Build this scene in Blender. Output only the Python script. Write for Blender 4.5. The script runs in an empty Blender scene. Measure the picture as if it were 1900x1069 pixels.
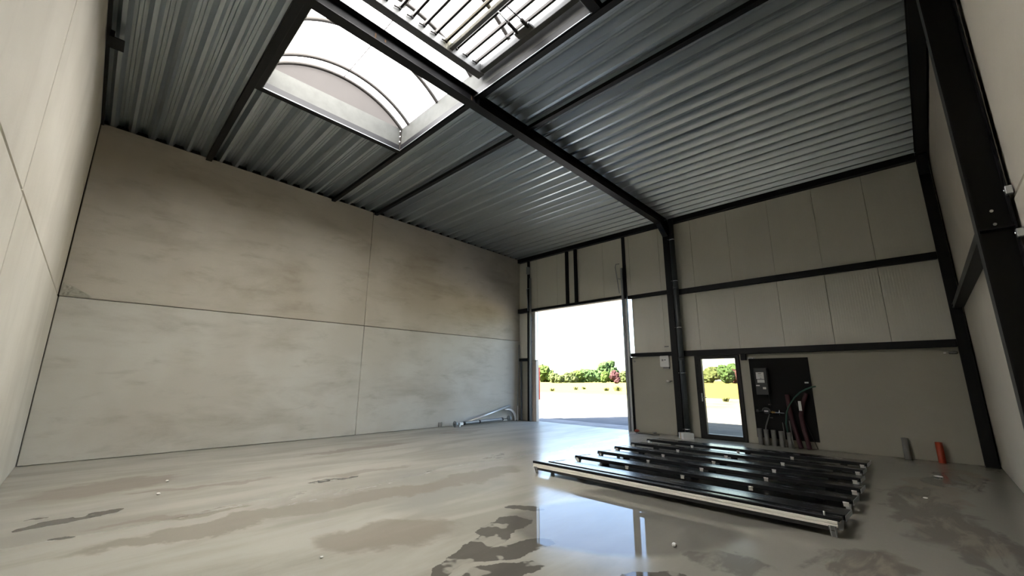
import bpy, bmesh, math, random
from mathutils import Vector, Matrix, noise
C = bpy.context.scene.collection
sc = bpy.context.scene
R = random.Random(7)
# ---------------------------------------------------------------- camera, sky, sun, exposure
CAM = Vector((11.5422, 0.6078, 1.55)); FPX = 762.57
cr, cu, cf = Vector((0.71227, 0.70188, 0.00569)), Vector((0.14798, -0.15808, 0.97627)), Vector((-0.68613, 0.69453, 0.21646))
cam = bpy.data.objects.new('camera', bpy.data.cameras.new('camera')); C.objects.link(cam)
cam.data.sensor_width = 36.0; cam.data.lens = FPX / 1900 * 36.0
cam.data.clip_start = 0.05; cam.data.clip_end = 2000
cam.matrix_world = Matrix(((cr.x, cu.x, -cf.x, CAM.x), (cr.y, cu.y, -cf.y, CAM.y), (cr.z, cu.z, -cf.z, CAM.z), (0, 0, 0, 1)))
sc.camera = cam
SUN = Vector((-0.30, -0.56, 0.85)).normalized()
world = bpy.data.worlds.new('sky'); sc.world = world; world.use_nodes = True
wn = world.node_tree; bg = wn.nodes['Background']
sky = wn.nodes.new('ShaderNodeTexSky'); sky.sky_type = 'NISHITA'; sky.sun_disc = False
sky.sun_elevation = math.asin(SUN.z); sky.sun_rotation = math.atan2(SUN.x, SUN.y)
sky.air_density = 1.0; sky.dust_density = 1.6; sky.ozone_density = 1.0
wn.links.new(sky.outputs[0], bg.inputs[0]); bg.inputs[1].default_value = 0.41
sl = bpy.data.lights.new('sun', 'SUN'); sl.energy = 37.0; sl.angle = 0.01; sl.color = (1.0, 0.95, 0.87)
so = bpy.data.objects.new('sun', sl); C.objects.link(so); so.rotation_euler = SUN.to_track_quat('Z', 'Y').to_euler()
vs = sc.view_settings; vs.view_transform = 'Standard'; vs.look = 'None'; vs.gamma = 1.0; vs.use_curve_mapping = False
vs.exposure = 1.54
cy = sc.cycles; cy.max_bounces = 14; cy.diffuse_bounces = 8; cy.glossy_bounces = 5; cy.transmission_bounces = 6; cy.transparent_max_bounces = 8
cy.caustics_reflective = False; cy.caustics_refractive = False; cy.sample_clamp_indirect = 12; cy.use_denoising = True

# ---------------------------------------------------------------- materials
def NT(name):
    m = bpy.data.materials.new(name); m.use_nodes = True
    t = m.node_tree; return m, t, t.nodes['Principled BSDF']
def node(t, typ, **kw):
    n = t.nodes.new(typ)
    for k, v in kw.items():
        if k.startswith('i_'):
            key = k[2:]; n.inputs[int(key) if key.isdigit() else key].default_value = v
        else: setattr(n, k, v)
    return n
def lk(t, a, b): t.links.new(a, b)
def math_(t, op, a, b=None, c=None, clamp=False):
    n = t.nodes.new('ShaderNodeMath'); n.operation = op; n.use_clamp = clamp
    for i, v in enumerate((a, b, c)):
        if v is None: continue
        if isinstance(v, (int, float)): n.inputs[i].default_value = v
        else: lk(t, v, n.inputs[i])
    return n.outputs[0]
def objco(t, scale=(1, 1, 1), loc=(0, 0, 0)):
    g = node(t, 'ShaderNodeNewGeometry'); m = node(t, 'ShaderNodeMapping')
    m.inputs['Scale'].default_value = scale; m.inputs['Location'].default_value = loc
    lk(t, g.outputs['Position'], m.inputs[0]); return m.outputs[0]
def noise_(t, vec, scale, detail=4, rough=.55, dist=0.0):
    n = node(t, 'ShaderNodeTexNoise'); n.inputs['Scale'].default_value = scale; n.inputs['Detail'].default_value = detail
    n.inputs['Roughness'].default_value = rough; n.inputs['Distortion'].default_value = dist
    lk(t, vec, n.inputs['Vector']); return n.outputs['Fac']
def ramp(t, fac, lo, hi):
    n = node(t, 'ShaderNodeMapRange'); n.interpolation_type = 'SMOOTHSTEP'
    n.inputs[1].default_value = lo; n.inputs[2].default_value = hi; lk(t, fac, n.inputs[0]); return n.outputs[0]
def mix(t, fac, a, b):
    n = node(t, 'ShaderNodeMix'); n.data_type = 'RGBA'
    for s, v in ((n.inputs[0], fac), (n.inputs[6], a), (n.inputs[7], b)):
        if isinstance(v, (int, float)): s.default_value = v
        elif isinstance(v, tuple): s.default_value = v if len(v) == 4 else (*v, 1)
        else: lk(t, v, s)
    return n.outputs[2]
def bump(t, bs, h, strength, dist=.01):
    b = node(t, 'ShaderNodeBump'); b.inputs['Strength'].default_value = strength; b.inputs['Distance'].default_value = dist
    lk(t, h, b.inputs['Height']); lk(t, b.outputs[0], bs.inputs['Normal'])
def plain(name, col, rough=.5, metal=0.0, var=.08, spec=None):
    m, t, b = NT(name); v = objco(t); f = noise_(t, v, 6.0, 3)
    c = mix(t, f, tuple(x * (1 - var) for x in col), tuple(min(1, x * (1 + var)) for x in col))
    lk(t, c, b.inputs['Base Color']); b.inputs['Roughness'].default_value = rough; b.inputs['Metallic'].default_value = metal
    if spec is not None: b.inputs['Specular IOR Level'].default_value = spec
    return m
def concrete(name, light, dark, stain, stretch, stain_amt):
    m, t, b = NT(name)
    v1 = objco(t); big = ramp(t, noise_(t, v1, .55, 3), .36, .66)
    v2 = objco(t, stretch); st = ramp(t, noise_(t, v2, 1.0, 6, .62, .3), .44, .80)
    v3 = objco(t, tuple(s * 2.7 for s in stretch), (7, 3, 11)); st2 = ramp(t, noise_(t, v3, 1.0, 5, .6, .3), .52, .80)
    fine = noise_(t, v1, 38, 3)
    c = mix(t, big, light, dark)
    c = mix(t, math_(t, 'MULTIPLY', st, stain_amt), c, stain)
    c = mix(t, math_(t, 'MULTIPLY', st2, stain_amt * .8), c, stain)
    c = mix(t, math_(t, 'MULTIPLY', ramp(t, fine, .4, .7), .12), c, dark)
    lk(t, c, b.inputs['Base Color']); b.inputs['Roughness'].default_value = .72
    b.inputs['Specular IOR Level'].default_value = .3
    bump(t, b, math_(t, 'ADD', fine, math_(t, 'MULTIPLY', st, .6)), .25, .004)
    return m
M = {}
M['conc'] = concrete('precast_concrete', (.53, .515, .455), (.47, .445, .38), (.29, .255, .195), (.8, .42, 1.25), .62)
M['conc_up'] = concrete('brownish_precast_concrete', (.50, .465, .39), (.44, .40, .325), (.28, .24, .175), (.8, .42, 1.25), .68)
M['conc_back'] = concrete('smooth_precast_concrete', (.60, .565, .49), (.53, .495, .42), (.36, .33, .275), (.9, .9, .22), .35)
M['conc_right'] = concrete('pale_precast_concrete', (.52, .485, .415), (.47, .435, .37), (.40, .37, .31), (.5, .4, .5), .2)
M['plinth'] = concrete('grey_plinth_concrete', (.38, .365, .30), (.35, .335, .275), (.30, .28, .235), (.5, .5, .5), .2)
M['black'] = plain('black_painted_steel', (.0045, .0045, .0055), .48, 0, .08, .25)
M['joint'] = plain('dark_joint_filler', (.05, .045, .04), .9)
M['galv'] = plain('galvanised_steel', (.62, .64, .65), .34, .9, .12)
M['galv_dull'] = plain('dull_galvanised_steel', (.34, .36, .37), .45, .8, .1)
M['rib'] = plain('mill_finish_rib', (.026, .023, .0205), .6, 0, .08, .15)
M['curb'] = plain('weathered_galvanised_curb', (.062, .063, .058), .6, 0.0, .25, .15)
M['vent_steel'] = plain('weathered_vent_steel', (.10, .102, .10), .45, .2, .15)
M['alu'] = plain('bare_aluminium', (.80, .78, .74), .4, .6)
M['strip'] = plain('pale_aluminium_strip', (.85, .82, .74), .45, .1)
M['chrome'] = plain('bright_zinc', (.78, .8, .82), .22, 1.0)
M['brass'] = plain('brass', (.75, .55, .22), .3, 1.0)
M['white'] = plain('white_plastic', (.72, .72, .70), .4)
M['grey_pvc'] = plain('dark_grey_pvc', (.05, .057, .06), .3)
M['stub_pvc'] = plain('grey_pvc', (.12, .12, .108), .5)
M['orange'] = plain('orange_pvc', (.36, .045, .014), .45)
M['red'] = plain('red_paint', (.75, .012, .012), .35)
M['maroon'] = plain('maroon_duct', (.036, .005, .008), .6)
M['green'] = plain('green_hose', (.018, .085, .055), .4)
M['dark_rubber'] = plain('dark_rubber', (.03, .03, .03), .6)
M['board'] = plain('charcoal_board', (.010, .0095, .009), .8, 0, .08, .2)
M['door_frame'] = plain('anthracite_door_frame', (.014, .013, .0125), .45, 0, .08, .3)
M['card'] = plain('cardboard', (.42, .27, .13), .8)
M['box_white'] = plain('white_printed_card', (.62, .62, .6), .6)
M['meter_grey'] = plain('dark_grey_plastic', (.028, .031, .031), .4)
M['screen'] = plain('grey_print', (.2, .2, .19), .5)
M['stone'] = plain('pale_crumb', (.7, .68, .62), .8)
M['oilrag'] = plain('reddish_rag', (.35, .09, .06), .9)
M['brownjamb'] = plain('brown_grey_jamb', (.46, .40, .34), .45)
M['rust'] = plain('rust', (.10, .055, .025), .9)
M['leafbark'] = plain('tree_bark', (.08, .06, .04), .9)
# galvanised roof deck, bright with drawn streaks along the sheet
m, t, b = NT('galvanised_deck'); v = objco(t, (.25, 14, 3)); f = noise_(t, v, 1.0, 4); f2 = noise_(t, objco(t, (1.2, 2.0, 1)), 2.0, 3)
lk(t, mix(t, f, (.39, .435, .47), (.58, .635, .68)), b.inputs['Base Color']); b.inputs['Metallic'].default_value = .85
lk(t, math_(t, 'ADD', math_(t, 'MULTIPLY', f2, .10), .29), b.inputs['Roughness']); M['deck'] = m
# sandwich panel with fine vertical micro-ribs
m, t, b = NT('sandwich_panel'); v = objco(t, (1, 1, 1)); w = node(t, 'ShaderNodeTexWave'); w.wave_type = 'BANDS'; w.bands_direction = 'X'
w.inputs['Scale'].default_value = 6.3; lk(t, v, w.inputs[0]); f = noise_(t, objco(t, (6, 1, .5)), 1.0, 3)
lk(t, mix(t, f, (.62, .605, .525), (.655, .64, .56)), b.inputs['Base Color']); b.inputs['Roughness'].default_value = .5
bump(t, b, w.outputs['Fac'], .35, .006); M['panel'] = m
# black micro-profiled door leaf
m, t, b = NT('black_door_leaf'); v = objco(t); w = node(t, 'ShaderNodeTexWave'); w.bands_direction = 'Y'; w.inputs['Scale'].default_value = 14
lk(t, v, w.inputs[0]); b.inputs['Base Color'].default_value = (.012, .012, .014, 1)
lk(t, math_(t, 'ADD', math_(t, 'MULTIPLY', noise_(t, objco(t, (2, 6, 1)), 2), .12), .2), b.inputs['Roughness']); bump(t, b, w.outputs['Fac'], .06, .002); M['leaf'] = m
# opal polycarbonate: lit by sun and sky from outside, scatters it inwards
m, t, b = NT('opal_polycarbonate'); t.nodes.remove(b); out = t.nodes['Material Output']
tr = node(t, 'ShaderNodeBsdfTranslucent'); gl = node(t, 'ShaderNodeBsdfGlossy'); gl.inputs['Roughness'].default_value = .3
f = noise_(t, objco(t), 1.5, 2); lk(t, mix(t, f, (.84, .85, .86), (.90, .90, .90)), tr.inputs[0])
ms = node(t, 'ShaderNodeMixShader'); ms.inputs[0].default_value = .04; lk(t, tr.outputs[0], ms.inputs[1]); lk(t, gl.outputs[0], ms.inputs[2]); lk(t, ms.outputs[0], out.inputs[0]); M['opal'] = m
m, t, b = NT('painted_dim_end_sheet'); t.nodes.remove(b); tr = node(t, 'ShaderNodeBsdfTranslucent'); df = node(t, 'ShaderNodeBsdfDiffuse'); ms = node(t, 'ShaderNodeMixShader')  # weaker daylight on the opal end panes is put into this darker colour
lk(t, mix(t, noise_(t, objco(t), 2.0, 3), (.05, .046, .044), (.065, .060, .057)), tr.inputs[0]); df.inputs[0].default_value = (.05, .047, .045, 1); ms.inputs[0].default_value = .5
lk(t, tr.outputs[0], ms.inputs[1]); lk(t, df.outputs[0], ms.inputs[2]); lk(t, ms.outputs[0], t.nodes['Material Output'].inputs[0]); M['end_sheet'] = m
# tinted glazing of the pedestrian door
m, t, b = NT('tinted_glass'); t.nodes.remove(b); out = t.nodes['Material Output']
tp = node(t, 'ShaderNodeBsdfTransparent'); tp.inputs[0].default_value = (.82, .80, .72, 1); gl = node(t, 'ShaderNodeBsdfGlossy'); gl.inputs['Roughness'].default_value = .02
ms = node(t, 'ShaderNodeMixShader'); ms.inputs[0].default_value = .05
lk(t, tp.outputs[0], ms.inputs[1]); lk(t, gl.outputs[0], ms.inputs[2]); lk(t, ms.outputs[0], out.inputs[0]); M['glass'] = m
# power-floated concrete floor: pale laitance, brown damp bands, standing water
def floor_mat():
    m, t, b = NT('power_floated_concrete'); P = objco(t)
    sep = node(t, 'ShaderNodeSeparateXYZ'); lk(t, P, sep.inputs[0])
    wob = node(t, 'ShaderNodeTexNoise'); wob.inputs['Scale'].default_value = 1.5; wob.inputs['Detail'].default_value = 5; wob.inputs['Roughness'].default_value = .6; lk(t, P, wob.inputs['Vector'])
    ws = node(t, 'ShaderNodeSeparateColor'); lk(t, wob.outputs['Color'], ws.inputs[0])
    def blobs(lst, amp):
        X = math_(t, 'ADD', sep.outputs[0], math_(t, 'MULTIPLY', math_(t, 'SUBTRACT', ws.outputs[0], .5), amp))
        Y = math_(t, 'ADD', sep.outputs[1], math_(t, 'MULTIPLY', math_(t, 'SUBTRACT', ws.outputs[1], .5), amp))
        acc = None
        for (x, y, a, bb, ang) in lst:
            c, s = math.cos(math.radians(ang)), math.sin(math.radians(ang))
            dx, dy = math_(t, 'SUBTRACT', X, x), math_(t, 'SUBTRACT', Y, y)
            U = math_(t, 'DIVIDE', math_(t, 'ADD', math_(t, 'MULTIPLY', dx, c), math_(t, 'MULTIPLY', dy, s)), a)
            V = math_(t, 'DIVIDE', math_(t, 'SUBTRACT', math_(t, 'MULTIPLY', dy, c), math_(t, 'MULTIPLY', dx, s)), bb)
            d = math_(t, 'ADD', math_(t, 'MULTIPLY', U, U), math_(t, 'MULTIPLY', V, V))
            acc = d if acc is None else math_(t, 'MINIMUM', acc, d)
        return math_(t, 'SUBTRACT', 1.0, acc)
    damp = blobs([(5.9, 1.9, 1.1, .22, 92), (6.0, 3.6, 1.6, .30, 86), (6.1, 5.3, 1.2, .35, 95), (2.9, 1.1, .5, .9, 10), (3.8, 2.2, .9, .12, 80), (5.2, 1.6, .7, .12, 75),
                  (7.4, 3.0, .7, .45, 60), (4.5, 4.2, .9, .16, 85), (11.35, 9.3, .35, 1.3, 5), (11.5, 7.4, .35, .9, 10), (11.7, 11.2, .3, .7, 0), (10.95, 5.6, .5, .2, 70), (2.2, 5.2, 1.3, .2, 92), (1.4, 8.8, .8, .3, 90)], .9)
    wet = blobs([(4.55, .76, .46, .10, 110), (4.30, .5, .12, .05, 80), (5.25, .70, .12, .06, 60), (4.7, 3.6, .36, .06, 84),
                 (8.25, 3.45, .80, .13, 110), (8.05, 4.05, .42, .16, 85), (8.55, 3.65, .5, .16, 75), (8.8, 3.3, .35, .13, 70), (7.78, 4.66, .24, .10, 40), (9.75, 4.05, .28, .16, 60)], .45)
    scuff = math_(t, 'MULTIPLY', ramp(t, blobs([(11.3, 8.2, .42, 1.5, 4), (11.75, 6.9, .3, 1.2, 6), (10.85, 5.5, .6, .30, 70), (11.6, 10.6, .35, .8, 0), (10.05, 4.8, .35, .18, 50)], .9), -.3, .3),
                  ramp(t, noise_(t, objco(t, (3.0, .8, 1), (2, 4, 0)), 1.3, 5, .6, .6), .40, .55))
    mirror = ramp(t, blobs([(8.9, 5.05, 1.35, .95, 50), (9.2, 6.2, 1.6, .6, 20)], .25), -.05, .30)
    hole = ramp(t, noise_(t, objco(t, (1, 1, 1), (3, 9, 0)), 3.6, 2, .45), .55, .59)
    wetm = math_(t, 'MULTIPLY', ramp(t, wet, -.05, .06), math_(t, 'SUBTRACT', 1.0, math_(t, 'MULTIPLY', hole, .85)))
    dampm = ramp(t, damp, -.25, .35)
    v2 = objco(t, (1.5, .35, 1)); st = noise_(t, v2, 1.1, 6, .6, .5); big = noise_(t, P, .35, 4); fine = noise_(t, P, 45, 3)
    c = mix(t, ramp(t, st, .38, .66), (.36, .342, .29), (.275, .258, .212))
    c = mix(t, ramp(t, big, .5, .7), c, (.26, .25, .215))
    # darker, greyer base colour towards the right-hand wall
    c = mix(t, ramp(t, math_(t, 'ADD', sep.outputs[0], math_(t, 'MULTIPLY', st, 2.0)), 9.3, 11.2), c, (.23, .22, .185))
    c = mix(t, math_(t, 'MULTIPLY', dampm, .75), c, (.215, .185, .145))
    c = mix(t, math_(t, 'MULTIPLY', ramp(t, fine, .55, .75), .15), c, (.3, .28, .24))
    c = mix(t, math_(t, 'MULTIPLY', scuff, .8), c, (.125, .118, .10))
    c = mix(t, math_(t, 'MULTIPLY', mirror, .75), c, (.12, .113, .098))
    c = mix(t, math_(t, 'MULTIPLY', wetm, .85), c, (.07, .064, .055))
    lk(t, c, b.inputs['Base Color'])
    ry = ramp(t, sep.outputs[0], 2.5, 7.5)
    r0 = math_(t, 'SUBTRACT', .42, math_(t, 'MULTIPLY', ry, .26))
    r0 = math_(t, 'ADD', r0, math_(t, 'MULTIPLY', math_(t, 'SUBTRACT', st, .5), .22))
    r1 = math_(t, 'MULTIPLY', r0, math_(t, 'SUBTRACT', 1.0, math_(t, 'MULTIPLY', wetm, .93)))
    r1 = math_(t, 'MULTIPLY', r1, math_(t, 'SUBTRACT', 1.0, math_(t, 'MULTIPLY', mirror, .94)))
    lk(t, math_(t, 'MAXIMUM', r1, .012), b.inputs['Roughness']); b.inputs['Specular IOR Level'].default_value = .16
    bp = node(t, 'ShaderNodeBump'); bp.inputs['Distance'].default_value = .004
    lk(t, math_(t, 'MULTIPLY', math_(t, 'MULTIPLY', math_(t, 'SUBTRACT', 1.0, wetm), math_(t, 'SUBTRACT', 1.0, mirror)), .32), bp.inputs['Strength'])
    lk(t, math_(t, 'ADD', noise_(t, objco(t, (1.2, 3, 1)), 2.2, 4), math_(t, 'MULTIPLY', fine, .08)), bp.inputs['Height']); lk(t, bp.outputs[0], b.inputs['Normal'])
    return m
M['floor'] = floor_mat()
def ground_mat(name, a, bcol, scale, c3=None, rough=.9):
    m, t, b = NT(name); f = noise_(t, objco(t, scale), 1.0, 5, .6); c = mix(t, ramp(t, f, .35, .65), a, bcol)
    if c3: c = mix(t, ramp(t, noise_(t, objco(t, tuple(s * 4 for s in scale), (5, 5, 5)), 1.0, 4), .55, .7), c, c3)
    lk(t, c, b.inputs['Base Color']); b.inputs['Roughness'].default_value = rough; b.inputs['Specular IOR Level'].default_value = .15; return m
M['asphalt'] = ground_mat('asphalt', (.09, .09, .09), (.125, .122, .118), (.8, 2.5, 1))
M['apron'] = ground_mat('apron_concrete', (.30, .29, .27), (.24, .23, .21), (1, 1, 1))
M['verge'] = ground_mat('dry_verge', (.17, .15, .09), (.12, .10, .045), (.3, .5, 1), (.065, .055, .018))
M['field'] = ground_mat('stubble_field', (.105, .086, .017), (.088, .070, .013), (.02, .2, 1), (.07, .055, .010))
def leaves(name, a, bcol):
    m, t, b = NT(name); f = noise_(t, objco(t), 1.1, 4, .65); lk(t, mix(t, ramp(t, f, .35, .65), a, bcol), b.inputs['Base Color']); b.inputs['Roughness'].default_value = .8; b.inputs['Specular IOR Level'].default_value = .1; return m
M['leaf_green'] = leaves('green_foliage', (.019, .038, .010), (.030, .050, .015))
M['leaf_light'] = leaves('light_green_foliage', (.026, .045, .007), (.036, .054, .011))
M['leaf_red'] = leaves('copper_foliage', (.042, .015, .016), (.028, .014, .012))
M['leaf_dull'] = leaves('olive_foliage', (.032, .043, .013), (.042, .050, .016))

# ---------------------------------------------------------------- mesh helpers
class MB:
    def __init__(s): s.v = []; s.f = []; s.sm = []
    def add(s, v, f, smooth=False):
        o = len(s.v); s.v += [Vector(x) for x in v]; s.f += [tuple(i + o for i in q) for q in f]; s.sm += [smooth] * len(f); return s
    def box(s, a, b):
        (x0, y0, z0), (x1, y1, z1) = a, b
        return s.add([(x0, y0, z0), (x1, y0, z0), (x1, y1, z0), (x0, y1, z0), (x0, y0, z1), (x1, y0, z1), (x1, y1, z1), (x0, y1, z1)],
                     [(0, 3, 2, 1), (4, 5, 6, 7), (0, 1, 5, 4), (1, 2, 6, 5), (2, 3, 7, 6), (3, 0, 4, 7)])
    def hexa(s, p):  # 8 corners: bottom ring then top ring
        return s.add(p, [(0, 3, 2, 1), (4, 5, 6, 7), (0, 1, 5, 4), (1, 2, 6, 5), (2, 3, 7, 6), (3, 0, 4, 7)])
    def prism(s, prof, a, b, U, V, smooth=False):
        a, b, U, V = Vector(a), Vector(b), Vector(U), Vector(V); n = len(prof)
        v = [a + U * p[0] + V * p[1] for p in prof] + [b + U * p[0] + V * p[1] for p in prof]
        s.add(v, [(i, (i + 1) % n, n + (i + 1) % n, n + i) for i in range(n)], smooth)
        return s.add(v, [tuple(range(n))[::-1], tuple(range(n, 2 * n))])
    def tube(s, pts, r, n=12, caps=True, hole=0.0):
        pts = [Vector(p) for p in pts]; rs = r if isinstance(r, (list, tuple)) else [r] * len(pts); rings = []
        up = None
        for i, p in enumerate(pts):
            d = (pts[min(i + 1, len(pts) - 1)] - pts[max(i - 1, 0)]).normalized()
            if up is None: up = Vector((0, 0, 1)) if abs(d.z) < .9 else Vector((1, 0, 0))
            u = (up - d * up.dot(d)).normalized(); w = d.cross(u); up = u
            rings.append([p + (u * math.cos(2 * math.pi * k / n) + w * math.sin(2 * math.pi * k / n)) * rs[i] for k in range(n)])
        v = [q for rg in rings for q in rg]
        f = [(i * n + k, i * n + (k + 1) % n, (i + 1) * n + (k + 1) % n, (i + 1) * n + k) for i in range(len(pts) - 1) for k in range(n)]
        s.add(v, f, True)
        if caps: s.add(rings[0], [tuple(range(n))]); s.add(rings[-1], [tuple(range(n))[::-1]])
        return s
    def open_pipe(s, a, b, r, wall, n=20):
        a, b = Vector(a), Vector(b)
        s.tube([a, b], r, n, False)
        d = (b - a).normalized(); u = (Vector((0, 0, 1)) if abs(d.z) < .9 else Vector((1, 0, 0))); u = (u - d * u.dot(d)).normalized(); w = d.cross(u)
        ring = lambda p, q: [p + (u * math.cos(2 * math.pi * k / n) + w * math.sin(2 * math.pi * k / n)) * q for k in range(n)]
        low = b - d * min((b - a).length * .9, .25)
        s.add(ring(b, r) + ring(b, r - wall) + ring(low, r - wall), [(k, (k + 1) % n, n + (k + 1) % n, n + k) for k in range(n)] + [(n + k, n + (k + 1) % n, 2 * n + (k + 1) % n, 2 * n + k) for k in range(n)])
        s.add(ring(low, r - wall), [tuple(range(n))]); return s
    def build(s, name, mat, parent=None, bevel=0.0, seg=1, **tags):
        me = bpy.data.meshes.new(name); lo = Vector((min(v.x for v in s.v), min(v.y for v in s.v), min(v.z for v in s.v))); hi = Vector((max(v.x for v in s.v), max(v.y for v in s.v), max(v.z for v in s.v)))
        o = Vector(((lo.x + hi.x) / 2, (lo.y + hi.y) / 2, lo.z))
        bm = bmesh.new(); vs_ = [bm.verts.new(v - o) for v in s.v]
        for f, q in zip(s.f, s.sm):
            try: fc = bm.faces.new([vs_[i] for i in f]); fc.smooth = q
            except ValueError: pass
        bmesh.ops.remove_doubles(bm, verts=bm.verts, dist=1e-5)
        bmesh.ops.recalc_face_normals(bm, faces=bm.faces)
        if bevel: bmesh.ops.bevel(bm, geom=[e for e in bm.edges if len(e.link_faces) == 2 and e.calc_face_angle(0) > .6], offset=bevel, segments=seg, affect='EDGES', clamp_overlap=True)
        bm.to_mesh(me); bm.free()
        if mat: me.materials.append(mat)
        return link(name, me, o, parent, **tags)
ORG = {}
def link(name, data, o, parent=None, **tags):
    ob = bpy.data.objects.new(name, data); C.objects.link(ob); ORG[ob] = Vector(o)
    if parent is not None: ob.parent = parent; ob.location = Vector(o) - ORG[parent]
    else: ob.location = o
    for k, v in tags.items():
        if v: ob[k] = v
    return ob
def thing(name, label, category, loc=(0, 0, 0), group=None): return link(name, None, loc, None, label=label, category=category, group=group)
def struct(name, loc=(0, 0, 0), label=None): return link(name, None, loc, None, kind='structure', label=label)
def dup(o, dv, parent=None, **tags):  # a thing with its parts and sub-parts, sharing mesh data
    c = o.copy(); C.objects.link(c); ORG[c] = ORG[o] + Vector(dv)
    if parent is not None: c.parent = parent; c.location = ORG[c] - ORG[parent]
    else: c.location = ORG[c]
    for k, v in tags.items(): c[k] = v
    for ch in list(o.children): dup(ch, dv, c)
    return c
def isec(h, w, tf, tw):
    a, b_, c_ = w / 2, h / 2, tw / 2
    return [(-a, -b_), (a, -b_), (a, -b_ + tf), (c_, -b_ + tf), (c_, b_ - tf), (a, b_ - tf), (a, b_), (-a, b_), (-a, b_ - tf), (-c_, b_ - tf), (-c_, -b_ + tf), (-a, -b_ + tf)]
X_, Y_, Z_ = Vector((1, 0, 0)), Vector((0, 1, 0)), Vector((0, 0, 1))

# ---------------------------------------------------------------- room dimensions (metres)
L, W, H0, HL = 12.772, 12.278, 6.761, 6.46
ZJ, YJ, XB = 3.053, 6.126, 6.39
Z1, Z2 = 4.129, 2.305
TOP = 7.15
def roofz(y): return H0 + (HL - H0) * y / L
SX0, SX1, SY0, SY1 = 3.80, 8.96, 2.01, 4.80      # skylight opening
DX0, DX1, DZ = 0.87, 4.80, 4.17                  # sectional door opening

# ---------------------------------------------------------------- floor and walls
MB().box((-.3, -.3, -.3), (W + .3, L + .12, 0)).build('floor', M['floor'], kind='structure')
G = .007
def wall_panels(root, mat, horiz, splits_h, plane, side, G=G):
    # precast panels, two rows; horiz = axis the wall runs along ('x' or 'y')
    for i in range(len(splits_h) - 1):
        a, b_ = splits_h[i] + G, splits_h[i + 1] - G
        for row in (0, 1):
            z0 = 0.006 if row == 0 else ZJ + G
            d0, d1 = plane + (0 if row == 0 else .006) * side, plane + .16 * side
            za = zb = ZJ - G
            if row == 1:
                za, zb = (roofz(a), roofz(b_)) if horiz == 'y' else (roofz(plane),) * 2
            if horiz == 'y':
                p = [(d0, a, z0), (d1, a, z0), (d1, b_, z0), (d0, b_, z0), (d0, a, za), (d1, a, za), (d1, b_, zb), (d0, b_, zb)]
            else:
                p = [(a, d0, z0), (b_, d0, z0), (b_, d1, z0), (a, d1, z0), (a, d0, za), (b_, d0, zb), (b_, d1, zb), (a, d1, za)]
            MB().hexa(p).build('concrete_panel', M['conc_up'] if (row and mat is M['conc']) else mat, root, bevel=.012)
wl = MB().box((-.45, -.5, -.3), (-.16, L + .3, TOP)).build('wall_left', M['joint'], kind='structure')
wall_panels(wl, M['conc'], 'y', (0, YJ, L), 0.0, -1)
# honeycombed patch at the lower corner of the upper near panel
hp = MB(); hr = random.Random(5); hv = []; hn = 14
for i in range(hn + 1):
    for k in range(7):
        u = i / hn; hgt = .24 * (1 - u) ** .8 + .012
        hv.append((.004 + .016 * hr.random() * (1 if 0 < k < 6 and 0 < i < hn else 0), .012 + .44 * u, ZJ + G + .004 + hgt * k / 6 * (1 + .08 * hr.random())))
hp.add(hv, [(i * 7 + k, (i + 1) * 7 + k, (i + 1) * 7 + k + 1, i * 7 + k + 1) for i in range(hn) for k in range(6)]); hp.build('honeycomb_patch', M['plinth'], wl)
wb = MB().box((-.45, -.45, -.3), (W + .45, -.16, TOP)).build('wall_back', M['joint'], kind='structure')
wall_panels(wb, M['conc_back'], 'x', (0, XB, W), 0.0, -1, .011)
wr = MB().box((W + .16, -.45, -.3), (W + .45, L + .3, TOP)).build('wall_right', M['joint'], kind='structure')
wall_panels(wr, M['conc_right'], 'y', (0, YJ, L), W, 1)
# far facade: precast plinth below, sandwich panels above
wf = struct('wall_far', (W / 2, L, 0))
FT = roofz(L)
PO = .12
def plinth(x0, x1, z1=2.26): MB().box((x0 + .004, L, 0), (x1 - .004, L + PO, z1)).build('plinth_panel', M['plinth'], wf, bevel=.006)
plinth(-.15, DX0); plinth(4.93, 6.32); plinth(6.32, 6.90); plinth(8.06, W)
def spanel(x0, x1, z0, z1): MB().box((x0 + .003, L + .005, z0), (x1 - .003, L + PO, z1)).build('sandwich_panel', M['panel'], wf, bevel=.004)
spanel(-.15, .84, 2.27, 4.25)
for x0, x1 in ((5.03, 6.06), (6.06, 7.09), (7.09, 8.11), (8.11, 9.14), (9.14, 10.14), (10.14, 11.12), (11.12, W)): spanel(x0, x1, 2.27, 4.13)
for x0, x1 in ((-.15, .95), (.95, 1.96), (1.96, 2.98), (2.98, 4.01), (4.01, 5.03), (5.03, 6.06), (6.06, 7.09), (7.09, 8.11), (8.11, 9.14), (9.14, 10.14), (10.14, 11.12), (11.12, W)):
    spanel(x0, x1, 4.135 if x0 > 5 else 4.26, TOP)
# unseen backing added behind the panels to stop light leaks, left open at the doorway, the slot beside it and the glass door
for bx in (((-.45, L + .12, -.3), (.84, L + .15, TOP)), ((.84, L + .12, 4.26), (5.03, L + .15, TOP)), ((5.03, L + .12, 2.24), (W + .45, L + .15, TOP)), ((4.93, L + .12, -.3), (6.90, L + .15, 2.24)), ((8.06, L + .12, -.3), (W + .45, L + .15, 2.24))):
    MB().box(*bx).build('light_stop_backing', M['joint'], wf)
MB().box((6.90, L, 2.22), (8.06, L + .12, 2.262)).build('plinth_panel', M['plinth'], wf)
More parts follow.
